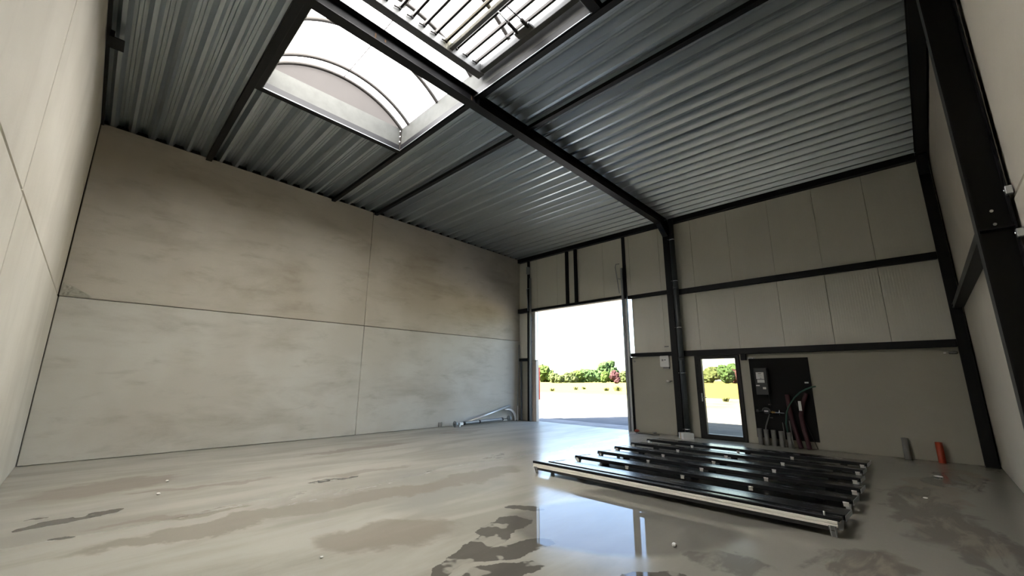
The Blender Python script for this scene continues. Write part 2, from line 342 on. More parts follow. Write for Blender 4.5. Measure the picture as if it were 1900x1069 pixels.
# ---------------------------------------------------------------- roof: trapezoidal deck sheets, membrane slab above
PER, DEP = .3225, .13
def deck_sheet(ya, n, x0, x1, root):
    prof = []
    for k in range(n):
        o = ya + k * PER
        prof += [(o, 0), (o + .055, 0), (o + .112, DEP), (o + .150, DEP), (o + .158, DEP - .014), (o + .166, DEP), (o + .205, DEP), (o + .213, DEP - .014), (o + .221, DEP), (o + .265, DEP)]
    prof += [(ya + n * PER, 0), (ya + n * PER + .055, 0)]
    mb = MB(); v = []
    for y, z in prof:
        for x in (x0, x1): v.append((x, y, roofz(y) + z + .001))
    mb.add(v, [(2 * i, 2 * i + 1, 2 * i + 3, 2 * i + 2) for i in range(len(prof) - 1)])
    return mb.build('deck_sheet', M['deck'], root)
ceil = MB()
RT = DEP + .02
for x0, x1, y0, y1 in ((-.16, SX0 - .04, -.16, L + .15), (SX1 + .04, W + .16, -.16, L + .15), (SX0 - .04, SX1 + .04, -.16, SY0 - .04), (SX0 - .04, SX1 + .04, SY1 + .04, L + .15)):
    ceil.hexa([(x0, y0, roofz(y0) + RT), (x1, y0, roofz(y0) + RT), (x1, y1, roofz(y1) + RT), (x0, y1, roofz(y1) + RT), (x0, y0, roofz(y0) + RT + .16), (x1, y0, roofz(y0) + RT + .16), (x1, y1, roofz(y1) + RT + .16), (x0, y1, roofz(y1) + RT + .16)])
ceiling = ceil.build('ceiling', M['galv_dull'], kind='structure')
XR = 6.40
y = 1.754 - 6 * PER
idx = 0
ysheets = []
while y < L + .05: ysheets.append(y); y += 3 * PER
for ya in ysheets:
    yb = ya + 3 * PER + .055
    n = 3
    if yb > L + .16: n = max(1, int((L + .12 - ya) / PER))
    for bay, (x0, x1) in enumerate(((-.14, XR), (XR, W + .14))):
        if ya + n * PER > SY0 - .02 and ya < SY1 + .02:
            segs = ((x0, SX0 - .03),) if bay == 0 else ((SX1 + .03, x1),)
            full = []
            for k in range(n):  # single ribs beside the opening that still clear it
                o = ya + k * PER
                if o + PER + .055 < SY0 - .02 or o > SY1 + .02: full.append(o)
            for s0, s1 in segs: deck_sheet(ya, n, s0, s1, ceiling)
            for o in full:
                deck_sheet(o, 1, (SX0 - .03) if bay == 0 else x0, x1 if bay == 0 else SX1 + .03, ceiling)
        else: deck_sheet(ya, n, x0, x1, ceiling)

# ---------------------------------------------------------------- skylight
win = struct('window_1', ((SX0 + SX1) / 2, (SY0 + SY1) / 2, 6.65))
CT = 7.13
def curb(p): MB().hexa(p).build('curb_side', M['curb'], win)
def rz(y): return roofz(y) - .02
t_ = .05
for (xa, xb_) in ((SX0 - t_, SX0), (SX1, SX1 + t_)):
    curb([(xa, SY0 - t_, rz(SY0) + .07), (xb_, SY0 - t_, rz(SY0) + .07), (xb_, SY1 + t_, rz(SY1) + .07), (xa, SY1 + t_, rz(SY1) + .07), (xa, SY0 - t_, CT), (xb_, SY0 - t_, CT), (xb_, SY1 + t_, CT), (xa, SY1 + t_, CT)])
for (ya, yb) in ((SY0 - t_, SY0), (SY1, SY1 + t_)):
    curb([(SX0, ya, rz(ya) + .07), (SX1, ya, rz(ya) + .07), (SX1, yb, rz(ya) + .07), (SX0, yb, rz(ya) + .07), (SX0, ya, CT), (SX1, ya, CT), (SX1, yb, CT), (SX0, yb, CT)])
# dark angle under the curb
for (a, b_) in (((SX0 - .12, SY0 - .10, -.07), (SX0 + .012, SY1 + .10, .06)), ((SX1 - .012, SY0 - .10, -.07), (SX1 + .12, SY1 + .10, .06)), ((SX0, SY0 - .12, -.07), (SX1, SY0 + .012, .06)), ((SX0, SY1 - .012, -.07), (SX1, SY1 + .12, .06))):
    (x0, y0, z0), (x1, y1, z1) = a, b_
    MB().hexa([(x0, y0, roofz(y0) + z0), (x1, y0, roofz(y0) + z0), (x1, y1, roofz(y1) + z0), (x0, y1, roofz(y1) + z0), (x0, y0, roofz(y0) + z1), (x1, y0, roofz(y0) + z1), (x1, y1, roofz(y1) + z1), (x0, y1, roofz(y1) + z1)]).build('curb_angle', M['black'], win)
    # bright lower lip of the angle
for (a, b_) in (((SX0 + .012, SY0), (SX0 + .02, SY1)), ((SX1 - .02, SY0), (SX1 - .012, SY1)), ((SX0, SY1 - .02), (SX1, SY1 - .012)), ((SX0, SY0 + .012), (SX1, SY0 + .02))):
    MB().hexa([(a[0], a[1], roofz(a[1]) - .075), (b_[0], a[1], roofz(a[1]) - .075), (b_[0], b_[1], roofz(b_[1]) - .075), (a[0], b_[1], roofz(b_[1]) - .075), (a[0], a[1], roofz(a[1]) - .065), (b_[0], a[1], roofz(a[1]) - .065), (b_[0], b_[1], roofz(b_[1]) - .065), (a[0], b_[1], roofz(b_[1]) - .065)]).build('angle_lip', M['galv_dull'], win)
for px, py in ((SX0, SY0), (SX0, SY1), (SX1, SY1), (SX1, SY0)):
    sx, sy = (1 if px == SX0 else -1), (1 if py == SY0 else -1)
    cp = MB().box((px if sx > 0 else px - .035, py if sy > 0 else py - .035, roofz(py) - .06), (px + .035 if sx > 0 else px, py + .035 if sy > 0 else py, CT - .02)).build('corner_post', M['rib'], win)
    for k in range(3):
        q = Vector((px + sx * .036, py + sy * .036, 6.78 + k * .13)); MB().tube([q - Vector((sx, sy, 0)) * .004, q + Vector((sx, sy, 0)) * .008], .011, 8).build('bolt', M['chrome'], cp)
# vault
yc = (SY0 + SY1) / 2; hw = (SY1 - SY0) / 2 + .02; rise = .56
RAD = (hw * hw + rise * rise) / (2 * rise); zc = CT + rise - RAD; amax = math.asin(hw / RAD)
def vault(a, r=RAD): return (yc + r * math.sin(a), zc + r * math.cos(a))
NA = 28
ARX = [3.82, 4.11, 5.20, 6.28, 7.36, 8.45, 8.94]
def arc_strip(x0, x1, a0, a1, n, r=RAD):
    mb = MB(); v = []
    for i in range(n + 1):
        y_, z_ = vault(a0 + (a1 - a0) * i / n, r)
        v += [(x0, y_, z_), (x1, y_, z_)]
    return mb.add(v, [(2 * i, 2 * i + 1, 2 * i + 3, 2 * i + 2) for i in range(n)], True)
for i in range(len(ARX) - 1):
    arc_strip(ARX[i], ARX[i + 1], -amax, 0, NA // 2).build('vault_pane', M['opal'], win)
    arc_strip(ARX[i], ARX[i + 1], 0, amax, NA // 2).build('vault_pane', M['opal'], win)
for xa in ARX:
    mb = MB(); prof = [(-.026, 0), (.026, 0), (.026, -.05), (-.026, -.05)]; v = []
    for i in range(NA + 1):
        a = -amax + 2 * amax * i / NA
        for p in prof:
            y_, z_ = vault(a, RAD - .004 + p[1]); v.append((xa + p[0], y_, z_))
    mb.add(v, [(4 * i + k, 4 * i + (k + 1) % 4, 4 * i + 4 + (k + 1) % 4, 4 * i + 4 + k) for i in range(NA) for k in range(4)], True); mb.build('arch_rib', M['rib'], win)
MB().box((SX0, yc - .008, CT + rise - .016), (SX1, yc + .008, CT + rise - .004)).build('ridge_seam', M['rib'], win)
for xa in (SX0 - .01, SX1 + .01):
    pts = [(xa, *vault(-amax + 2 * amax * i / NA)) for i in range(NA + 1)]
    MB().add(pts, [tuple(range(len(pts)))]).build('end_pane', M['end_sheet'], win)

# louvred smoke vent hanging in the right half of the skylight
vent = thing('louvre_vent', 'galvanised louvred smoke vent hanging in the skylight beside the rafter', 'vent', (7.8, 3.4, 6.86))
VX0, VX1, VY0, VY1, VZ = 6.56, 8.90, 2.10, 4.66, 6.93
for k, (a, b_) in enumerate((((VX0, VY0, VZ - .08), (VX0 + .15, VY1 + .1, VZ + .12)), ((VX1 - .1, VY0, VZ - .05), (VX1, VY1, VZ + .12)), ((VX0 + .15, VY1, VZ - .05), (VX1 - .1, VY1 + .1, VZ + .12)), ((VX0 + .15, VY0, VZ - .05), (VX1 - .1, VY0 + .1, VZ + .12)))):
    MB().box(a, b_).build('vent_frame', M['vent_steel'], vent, bevel=.006)
slat_y = [VY1 - .09 - .216 * k for k in range(11)]
for k, ys_ in enumerate(slat_y):
    z_ = VZ + .08
    MB().box((VX0 + .15, ys_ - .020, z_ - .03), (VX1 - .1, ys_ + .020, z_ + .03)).build('louvre_slat', M['rib'], vent, bevel=.003)
    # knuckle and arm on the left frame
    MB().tube([(VX0 + .17, ys_, z_ - .03), (VX0 + .17, ys_ - .10, z_ - .05)], .010, 8).build('slat_arm', M['rib'], vent)
    MB().tube([(VX0 + .15, ys_, z_ - .03), (VX0 + .19, ys_, z_ - .03)], .018, 10).build('slat_pivot', M['vent_steel'], vent)
bar = MB().box((VX0 + .15, 3.99, VZ - .03), (VX1 - .1, 4.06, VZ + .05)).build('centre_bar', M['vent_steel'], vent, bevel=.006)
MB().box((VX0 + .15, 3.86, VZ + .03), (VX1 - .1, 3.985, VZ + .045)).build('clear_blade', M['glass'], bar)
cyl = MB().tube([(7.72, 4.57, VZ + .0), (7.75, 4.32, VZ + .0)], .028, 14).build('actuator_cylinder', M['rib'], vent)
MB().tube([(7.75, 4.32, VZ), (7.78, 4.08, VZ)], .011, 10).build('actuator_rod', M['chrome'], cyl)
MB().tube([(7.92, 4.6, VZ), (7.93, 4.43, VZ)], .030, 12).tube([(7.93, 4.43, VZ), (7.93, 4.12, VZ + .01)], .010, 10).build('gas_spring', M['rib'], vent)
MB().box((7.66, 4.54, VZ - .02), (7.98, 4.66, VZ + .02)).build('actuator_bracket', M['vent_steel'], vent, bevel=.004)
MB().tube([(7.58 - .06 * math.sin(math.pi * i / 8), 4.36 + .024 * i, VZ) for i in range(9)], .005, 6).build('actuator_hose', M['dark_rubber'], vent)

# ---------------------------------------------------------------- steel frame
def column(name, label, x, yy, h, w, depth_along, z1, gusset=False):
    t = thing(name, label, 'column', (x, yy, 0))
    U, V = (X_, Y_) if depth_along == 'y' else (Y_, X_)
    MB().prism(isec(h, w, .012, .008), (x, yy, 0.012), (x, yy, z1), U, V).build('column_shaft', M['black'], t)
    MB().box((x - w * .55 if depth_along == 'y' else x - h / 2 - .004, yy - h / 2 - .004 if depth_along == 'y' else yy - w * .55, 0), (x + w * .55 if depth_along == 'y' else x + h / 2 + .0, yy + h / 2 if depth_along == 'y' else yy + w * .55, .012)).build('base_plate', M['black'], t)
    return t
RD = .25                    # rafter depth
YCOL = L - .10
cm = column('steel_column', 'black steel column in the far wall between roller opening and glass door', XR, YCOL, .18, .18, 'y', roofz(L) - .02)
cc = column('steel_column', 'black steel column in the far right corner beside the orange pipe stub', 12.165, L - .10, .18, .17, 'y', roofz(L) - .02)
cn = column('steel_column', 'large black steel column on the right wall with a horizontal rail behind it', 12.145, 5.85, .22, .20, 'x', roofz(5.9) - .27)
for z_ in (2.98, 2.86): MB().tube([(12.15, 5.838, z_), (12.15, 5.830, z_)], .012, 8).build('bolt', M['white'], cn)
MB().box((12.045, 5.752, 2.80), (12.245, 5.845, 2.812)).build('stiffener_plate', M['black'], cn)
for z_ in (3.10, 2.73):
    c = MB().box((12.235, 5.70, z_ - .035), (12.277, 5.75, z_ + .035)).build('wall_clip', M['galv'], cn, bevel=.004)
    MB().tube([(12.225, 5.725, z_), (12.24, 5.725, z_)], .012, 8).build('bolt', M['chrome'], c)
def rafter(label, x, y0, y1, w):
    t = thing('steel_rafter', label, 'beam', (x, (y0 + y1) / 2, roofz(6) - RD))
    MB().prism(isec(RD, w, .012, .008), (x, y0, roofz(y0) - RD / 2), (x, y1, roofz(y1) - RD / 2), X_, Z_).build('rafter_beam', M['black'], t)
    return t
rm = rafter('black steel rafter running under the skylight to the far column', XR, .02, L - .19, .18)
rr = rafter('black steel rafter along the top of the right wall', 12.165, .02, L - .19, .17)
# haunch at the far ends
for t, x in ((rm, XR), (rr, 12.165)):
    za = roofz(L) - RD
    MB().prism([(L - .19, za + .01), (L - .19, za - .30), (L - .21, za - .30), (L - .62, za - .005), (L - .62, za + .01)], (x - .08, 0, 0), (x + .08, 0, 0), Y_, Z_).build('haunch_plate', M['black'], t)
# stiffener plate and rust streak on the middle rafter beside the skylight corner
for yy in (4.86, 6.19): MB().box((XR + .004, yy - .005, roofz(yy) - RD + .012), (XR + .088, yy + .005, roofz(yy) - .013)).build('web_stiffener', M['black'], rm)
for yy, hh in ((2.86, .16), (3.02, .05), (4.74, .14)): MB().box((XR + .0042, yy - .012, roofz(yy) - .07 - hh), (XR + .0058, yy + .012, roofz(yy) - .07)).build('rust_streak', M['rust'], rm)
# purlins and trimmers below the deck, along x
def xbeam(label, yy, x0, x1, w=.10, h=.08, cat='beam', name='roof_purlin'):
    MB().box((x0, yy - w / 2, roofz(yy) - h), (x1, yy + w / 2, roofz(yy))).build(name, M['black'], None, bevel=.004, label=label, category=cat)
xbeam('black purlin from the left wall along the near edge of the skylight', 1.87, .0, XR - .012, .12)
xbeam('black purlin from the near skylight edge towards the right wall', 1.87, XR + .012, 12.07, .12)
xbeam('black purlin from the left wall along the far edge of the skylight', 4.87, .0, XR - .012, .11)
xbeam('black purlin from the far skylight edge towards the right wall', 4.87, XR + .012, 12.07, .11)
xbeam('black purlin meeting the left wall above the vertical panel joint', 6.20, .0, XR - .012, .10)
xbeam('black purlin beyond the skylight in the right-hand bay', 6.20, XR + .012, 12.07, .10)
MB().box((.0, L - .16, FT - .16), (XR - .012 - .09, L, FT)).build('eaves_beam', M['black'], None, bevel=.006, label='black eaves beam above the open doorway', category='beam')
MB().box((XR + .10, L - .16, FT - .16), (12.075, L, FT)).build('eaves_beam', M['black'], None, bevel=.006, label='black eaves beam on the right-hand half of the far wall', category='beam')
MB().box((.0, .0, H0 - .05), (XR - .1, .045, H0)).build('roof_edge_angle', M['black'], None, label='thin black angle along the top of the near left wall', category='angle')
br = thing('roof_bracket', 'small black bolted bracket at the top of the near left wall', 'bracket', (3.35, .06, 6.5))
MB().box((3.18, .046, 6.60), (3.50, .10, 6.71)).box((3.18, .046, 6.60), (3.50, .22, 6.615)).build('bracket_plate', M['black'], br, bevel=.004)
for x in (3.26, 3.42): MB().tube([(x, .09, 6.66), (x, .112, 6.66)], .014, 8).build('bolt', M['chrome'], br)
# wall rails on the far wall
def rail(label, x0, x1, z, h=.15, d=.12, y=L): MB().box((x0, y - d, z - h / 2), (x1, y, z + h / 2)).build('wall_rail', M['black'], None, bevel=.006, label=label, category='rail')
rail('upper black wall rail on the panels right of the middle column', XR + .10, 12.075, Z1)
rail('lower black wall rail above the glass door and utility board', XR + .10, 12.075, Z2)
rail('upper black wall rail between the open doorway and middle column', 4.96, XR - .10, Z1 + .05, .11)
rail('lower black wall rail above the white switch box', 4.96, XR - .10, Z2 + .01, .11)
rail('long black lintel rail over the open doorway', .62, 4.78, 4.235, .10, .10)
rail('short black rail stub above the sheets in the left corner', .02, .56, 4.25, .17, .16)
rail('black short rail low in the left corner behind the leaning strips', .02, .56, 2.30, .11, .10)
# right wall rail
rw = thing('wall_rail', 'black channel rail on the right wall between the two columns', 'rail', (12.2, 9.2, 2.98))
MB().prism([(-.07, -.055), (.07, -.055), (.07, -.043), (-.058, -.043), (-.058, .043), (.07, .043), (.07, .055), (-.07, .055)], (12.205, 5.96, 3.04), (12.205, L - .2, 3.04), X_, Z_).build('channel', M['black'], rw)
for z_ in (3.0, 3.07): MB().tube([(12.13, L - .25, z_), (12.12, L - .25, z_)], .012, 8).build('bolt', M['chrome'], rw)

# ---------------------------------------------------------------- open sectional doorway (no leaf hung yet)
d1 = struct('door_1', ((DX0 + DX1) / 2, L, 0))
MB().box((DX0 - .25, L - .02, 0), (DX0, L + .0, 2.24)).box((DX0 - .015, L, 0), (DX0, L + .14, 2.24)).build('jamb', M['brownjamb'], d1, bevel=.003)
MB().box((DX0 - .10, L - .012, 2.28), (DX0 - .03, L + .14, DZ)).build('jamb', M['alu'], d1, bevel=.003)
MB().box((DX1, L - .06, 0), (DX1 + .12, L + .12, 2.25)).build('jamb', M['black'], d1, bevel=.004)
MB().box((DX0 - .1, L - .02, DZ - .0), (DX1 + .1, L + .13, DZ + .075)).build('lintel', M['brownjamb'], d1, bevel=.004)
def post(label, x0, x1, z0, z1, d=.1, mat='black', name='door_post'): return MB().box((x0, L - d, z0), (x1, L, z1)).build(name, M[mat], None, bevel=.004, label=label, category='post')
post('left of the two short black posts above the doorway', 2.43, 2.53, 4.28, FT - .16)
post('right of the two short black posts above the doorway', 2.83, 2.93, 4.28, FT - .16)
post('tall black post at the left edge of the doorway', .49, .56, 0, FT - .16)
post('tall black post at the right edge of the doorway', DX1 - .0, DX1 + .10, 2.25, FT - .16, .06)
def track(label, x, sgn, top):
    t = thing('door_track', label, 'track', (x, L - .15, 0))
    MB().prism([(-.03, -.03), (.03, -.03), (.03, -.024), (-.024, -.024), (-.024, .024), (.03, .024), (.03, .03), (-.03, .03)], (x, L - .14, 0), (x, L - .14, top), X_ * sgn, Y_).build('track_channel', M['galv_dull'], t)
    MB().prism([(0, 0), (.07, 0), (.07, .004), (.004, .004), (.004, .035), (0, .035)], (x - sgn * .035, L - .10, 0), (x - sgn * .035, L - .10, 4.15), X_ * -sgn, Y_).build('angle_bar', M['galv'], t)
    for k in range(5): MB().box((x - .05, L - .112, .4 + k * .85), (x + .05, L - .10, .47 + k * .85)).build('track_bracket', M['galv_dull'], t)
    return t
tl = track('galvanised vertical door track on the left side of the doorway', .70, 1, 5.55)
tr_ = track('galvanised vertical door track on the right side of the doorway', 4.80, -1, 5.2)
MB().tube([(4.70, L - .17, 4.35), (4.62, L - .22, 5.25), (4.64, L - .2, 5.35), (4.75, L - .17, 5.35)], .014, 8).tube([(4.68, L - .18, 4.85), (4.78, L - .15, 4.82)], .012, 8).build('track_stay', M['galv_dull'], tr_)
MB().tube([(.62, L - .19, 4.2), (.58, L - .22, 5.1), (.66, L - .18, 5.12)], .013, 8).build('track_stay', M['galv_dull'], tl)
MB().box((.56, L - .24, 5.72), (.66, L - .11, 6.02)).build('end_bearing_plate', M['galv_dull'], tl, bevel=.01)
# strips leaning in the left corner
def lean(label, pts, w, mat, name='metal_strip'):
    a, b_ = Vector(pts[0]), Vector(pts[1])
    MB().prism([(-w / 2, -.006), (w / 2, -.006), (w / 2, .03), (w / 2 - .004, .03), (w / 2 - .004, 0), (-w / 2, 0)], a, b_, X_, -Y_).build(name, M[mat], None, label=label, category='strip')
lean('tall narrow grey metal strip leaning in the left corner', ((.11, 12.50, .02), (.05, 12.66, 2.90)), .05, 'galv_dull')
lean('dark metal strip leaning beside the left door track', ((.36, 12.48, .02), (.22, 12.60, 2.24)), .09, 'grey_pvc')
lean('short pale offcut standing in the left corner', ((.22, 12.42, .01), (.18, 12.46, .55)), .04, 'alu')

# ---------------------------------------------------------------- glazed pedestrian door
d2 = struct('door_2', (7.48, L, 0))
ya, yb = L - .05, L + .07
A0, A1, AT = 6.90, 8.06, 2.22
for bx in (((A0, ya, 0), (A0 + .075, yb, AT)), ((A1 - .075, ya, 0), (A1, yb, AT)), ((A0 + .075, ya, AT - .06), (A1 - .075, yb, AT)), ((A0 + .075, ya, 0), (A1 - .075, yb, .035))): MB().box(*bx).build('door_frame', M['door_frame'], d2, bevel=.004)
lf = MB(); yl0, yl1 = L - .065, L + .03
G0, G1, GB, GT = 7.085, 7.965, .125, 2.13
for bx in (((A0 + .075, yl0, .035), (G0, yl1, AT - .06)), ((G1, yl0, .035), (A1 - .075, yl1, AT - .06)), ((G0, yl0, .035), (G1, yl1, GB)), ((G0, yl0, GT), (G1, yl1, AT - .06))): lf.box(*bx)
leaf = lf.build('door_leaf', M['door_frame'], d2, bevel=.003)
MB().box((G0, L - .022, GB), (G1, L - .012, GT)).build('glass_pane', M['glass'], leaf)
MB().box((7.02, L - .085, .98), (7.05, L - .065, 1.20)).tube([(7.035, L - .08, 1.09), (7.035, L - .12, 1.09), (7.17, L - .12, 1.09)], .010, 8).build('door_handle', M['galv_dull'], leaf)
for z_ in (.5, 1.2, 1.9): MB().tube([(A0 + .07, L - .075, z_), (A0 + .07, L - .075, z_ + .1)], .012, 8).build('hinge', M['door_frame'], leaf)
MB().box((8.12, L - .10, 2.07), (8.24, L, 2.231)).build('rail_stub', M['black'], None, bevel=.004, label='short black stub hanging from the lower rail by the utility board', category='bracket')
vb = thing('pipe_clip', 'small galvanised clip at the top corner of the utility board', 'clip', (8.34, L - .03, 2.1))
MB().box((8.25, L - .05, 2.105), (8.44, L, 2.13)).build('clip_plate', M['galv_dull'], vb)
for x in (8.30, 8.39): MB().tube([(x, L - .05, 2.118), (x, L - .065, 2.118)], .012, 8).build('bolt', M['galv'], vb)

# ---------------------------------------------------------------- rain pipe by the middle column
rp = thing('rain_pipe', 'dark grey rain pipe clipped beside the middle column', 'pipe', (6.62, L - .16, 0))
MB().tube([(6.60, L - .20, .0), (6.60, L - .20, 6.40)], .075, 20).build('pipe_run', M['grey_pvc'], rp)
for z_ in (.22, 1.75, 3.05, 4.45, 5.75):
    c = MB().tube([(6.60, L - .20, z_ - .012), (6.60, L - .20, z_ + .012)], .080, 20).build('pipe_clip', M['chrome'], rp)
    MB().tube([(6.53, L - .27, z_), (6.515, L - .285, z_)], .012, 8).build('clip_bolt', M['chrome'], c)
    MB().tube([(6.60, L - .12, z_), (6.60, L, z_)], .006, 6).build('clip_stud', M['chrome'], c)
for z_ in (2.1, 4.2): MB().tube([(6.60, L - .20, z_), (6.60, L - .20, z_ + .09)], .081, 20).build('pipe_socket', M['grey_pvc'], rp)

# ---------------------------------------------------------------- white switch box and tap
sb = thing('switch_box', 'white wall-mounted switch box left of the middle column', 'box', (6.05, L - .05, 1.92))
MB().box((5.90, L - .11, 1.93), (6.17, L, 2.26)).build('box_body', M['white'], sb, bevel=.012, seg=2)
for bx in (((5.96, L - .114, 2.10), (6.01, L - .11, 2.16)), ((6.03, L - .114, 2.12), (6.09, L - .11, 2.15))): MB().box(*bx).build('box_print', M['screen'], sb)
MB().box((5.98, L - .09, 1.88), (6.16, L - .02, 1.93)).build('cable_gland', M['screen'], sb)
tp_ = thing('wall_tap', 'small silver tap on the wall beside the middle column', 'tap', (6.16, L - .05, 1.45))
MB().tube([(6.19, L, 1.52), (6.19, L - .10, 1.52), (6.17, L - .13, 1.49)], .018, 10).build('tap_body', M['chrome'], tp_)
MB().tube([(6.10, L - .10, 1.54), (6.10, L - .10, 1.48)], .035, 12).build('tap_handle', M['white'], tp_)
MB().tube([(5.02, L, 2.12), (5.02, L - .03, 2.12)], .03, 12).build('cable_entry', M['screen'], None, label='small dark round cable entry near the right door post', category='fitting')
MB().box((6.04, L - .03, 2.52), (6.16, L, 2.55)).build('cable_tie', M['screen'], None, label='tiny dark bracket on the panel above the white switch box', category='bracket')
sn = thing('wall_sensor', 'small grey fitting high on the wall by the corner column', 'sensor', (12.0, L - .05, 2.1))
MB().box((11.93, L - .06, 2.09), (12.06, L, 2.14)).build('sensor_body', M['stub_pvc'], sn, bevel=.01); MB().tube([(11.9, L - .03, 2.115), (11.86, L - .03, 2.115)], .015, 8).build('sensor_tip', M['white'], sn)

# ---------------------------------------------------------------- utility board and what hangs on it
BY = L - .025
MB().box((8.285, BY, .16), (9.57, L - .002, 2.105)).build('utility_board', M['board'], None, bevel=.003, label='charcoal utility board beside the glass door', category='board')
mc = thing('meter_cabinet', 'dark grey electricity meter cabinet at the top left of the utility board', 'cabinet', (8.56, BY - .08, 1.19))
MB().box((8.42, BY - .16, 1.20), (8.70, BY, 1.86)).build('cabinet_body', M['meter_grey'], mc, bevel=.01)
for bx in (((8.42, BY - .18, 1.46), (8.44, BY - .16, 1.86)), ((8.68, BY - .18, 1.46), (8.70, BY - .16, 1.86)), ((8.44, BY - .18, 1.84), (8.68, BY - .16, 1.86))): MB().box(*bx).build('window_rim', M['meter_grey'], mc, bevel=.003)
mt = MB().box((8.46, BY - .178, 1.585), (8.635, BY - .16, 1.755)).build('meter_face', M['box_white'], mc, bevel=.004)
for bx in (((8.51, BY - .181, 1.71), (8.58, BY - .178, 1.73)), ((8.51, BY - .181, 1.66), (8.59, BY - .178, 1.668)), ((8.545, BY - .181, 1.60), (8.575, BY - .178, 1.615))): MB().box(*bx).build('meter_print', M['screen'], mt)
MB().box((8.475, BY - .172, 1.495), (8.635, BY - .16, 1.572)).build('terminal_cover', M['box_white'], mc, bevel=.003)
MB().box((8.435, BY - .163, 1.415), (8.515, BY - .16, 1.44)).build('sticker', M['white'], mc); MB().box((8.58, BY - .163, 1.34), (8.65, BY - .16, 1.39)).build('sticker', M['stone'], mc)
MB().box((9.44, BY - .003, 1.49), (9.52, BY, 1.525)).build('board_sticker', M['white'], None, label='small white sticker near the right edge of the utility board', category='sticker')
MB().tube([(8.66, BY - .03, 1.20), (8.67, BY - .025, 1.0), (8.66, BY - .03, .86)], .009, 8).build('meter_cable', M['dark_rubber'], None, label='black cable running down from the meter cabinet', category='cable')
wm = thing('water_meter', 'round water meter with brass couplings on the utility board', 'meter', (8.59, BY - .07, .72))
MB().tube([(8.575, BY - .10, .805), (8.575, BY - .02, .805)], .065, 18).build('meter_body', M['meter_grey'], wm)
MB().tube([(8.575 + .085 * math.cos(a), BY - .09, .805 + .085 * math.sin(a)) for a in [math.pi * (0 + k / 12) for k in range(13)]], .014, 8).build('meter_collar', M['stub_pvc'], wm)
MB().box((8.53, BY - .106, .79), (8.62, BY - .10, .825)).build('dial', M['white'], wm)
MB().tube([(8.66, BY - .06, .79), (8.76, BY - .06, .785)], .02, 10).tube([(8.69, BY - .06, .789), (8.71, BY - .06, .788)], .03, 6).build('coupling', M['brass'], wm)
MB().tube([(8.76, BY - .06, .785), (8.95, BY - .06, .775)], .014, 10).build('outlet_pipe', M['galv_dull'], wm)
MB().tube([(8.85, BY - .06, .72), (8.85, BY - .06, .85)], .016, 10).tube([(8.82, BY - .09, .79), (8.88, BY - .09, .79)], .012, 8).build('stop_valve', M['chrome'], wm)
MB().tube([(8.33, BY - .04, .79), (8.50, BY - .05, .80)], .012, 8).build('inlet_pipe', M['meter_grey'], wm)
for bx in (((8.34, BY - .03, .77), (8.38, BY, .83)), ((8.62, BY - .03, .955), (8.68, BY, .975)), ((8.62, BY - .03, .64), (8.68, BY, .66))): MB().box(*bx).build('pipe_clip', M['stub_pvc'], wm)
MB().tube([(8.63, BY - .04, .74), (8.53, L - .12, .45), (8.50, L - .14, .25)], .016, 8).build('supply_tube', M['stub_pvc'], None, label='thin grey tube from the water meter into a pipe stub', category='tube')
# pipe stubs rising from the slab
for k, (x, yy, h, lab) in enumerate(((8.385, L - .14, .385, 'leftmost grey pipe stub below the utility board'), (8.525, L - .15, .37, 'second grey pipe stub from the left below the utility board'), (8.685, L - .16, .37, 'middle one of the five grey pipe stubs below the utility board'),
                                     (8.85, L - .18, .36, 'fourth grey pipe stub from the left below the utility board'), (9.025, L - .22, .35, 'rightmost of the five grey pipe stubs, holding the green hose'))):
    MB().open_pipe((x, yy, 0), (x, yy, h), .055, .006).build('pipe_stub', M['stub_pvc'], None, label=lab, category='pipe', group='pipe stubs below the utility board')
MB().open_pipe((11.03, L - .08, 0), (11.03, L - .08, .41), .055, .006).build('pipe_stub', M['stub_pvc'], None, label='single grey pipe stub at the foot of the right-hand wall', category='pipe')
MB().open_pipe((11.52, L - .14, 0), (11.52, L - .14, .38), .055, .006).build('pipe_stub', M['orange'], None, label='orange pipe stub standing near the corner column', category='pipe')
MB().tube([(9.005, L - .22, .20), (8.985, L - .21, .55), (9.02, L - .19, .80), (9.10, L - .17, .99), (9.22, L - .15, 1.16), (9.34, L - .13, 1.28), (9.45, L - .11, 1.35), (9.56, L - .10, 1.40), (9.66, L - .09, 1.425)], .016, 10).build('green_hose', M['green'], None, label='green hose arching out of a pipe stub across the utility board', category='hose')
def duct(label, pts, r):
    P = [Vector(p) for p in pts]; out = []; rs = []; n = 34
    for i in range(n * 2 + 1):
        u = i / (n * 2) * (len(P) - 1); k = min(int(u), len(P) - 2); out.append(P[k].lerp(P[k + 1], u - k)); rs.append(r * (1.0 if i % 2 else .86))
    MB().tube(out, rs, 14).build('corrugated_duct', M['maroon'], None, label=label, category='duct', group='maroon ducts at the utility board')
duct('left maroon corrugated duct leaning against the utility board', ((9.24, 12.50, .02), (9.14, 12.60, .45), (9.08, 12.66, .85), (9.06, 12.69, 1.22)), .055)
duct('right maroon corrugated duct with a white tag on the utility board', ((9.40, 12.50, .02), (9.33, 12.58, .42), (9.30, 12.63, .75), (9.37, 12.66, 1.05), (9.46, 12.68, 1.26)), .052)
MB().box((9.285, 12.555, .86), (9.345, 12.575, 1.08)).build('duct_tag', M['white'], None, bevel=.004, label='white paper tag on the right maroon duct', category='tag')
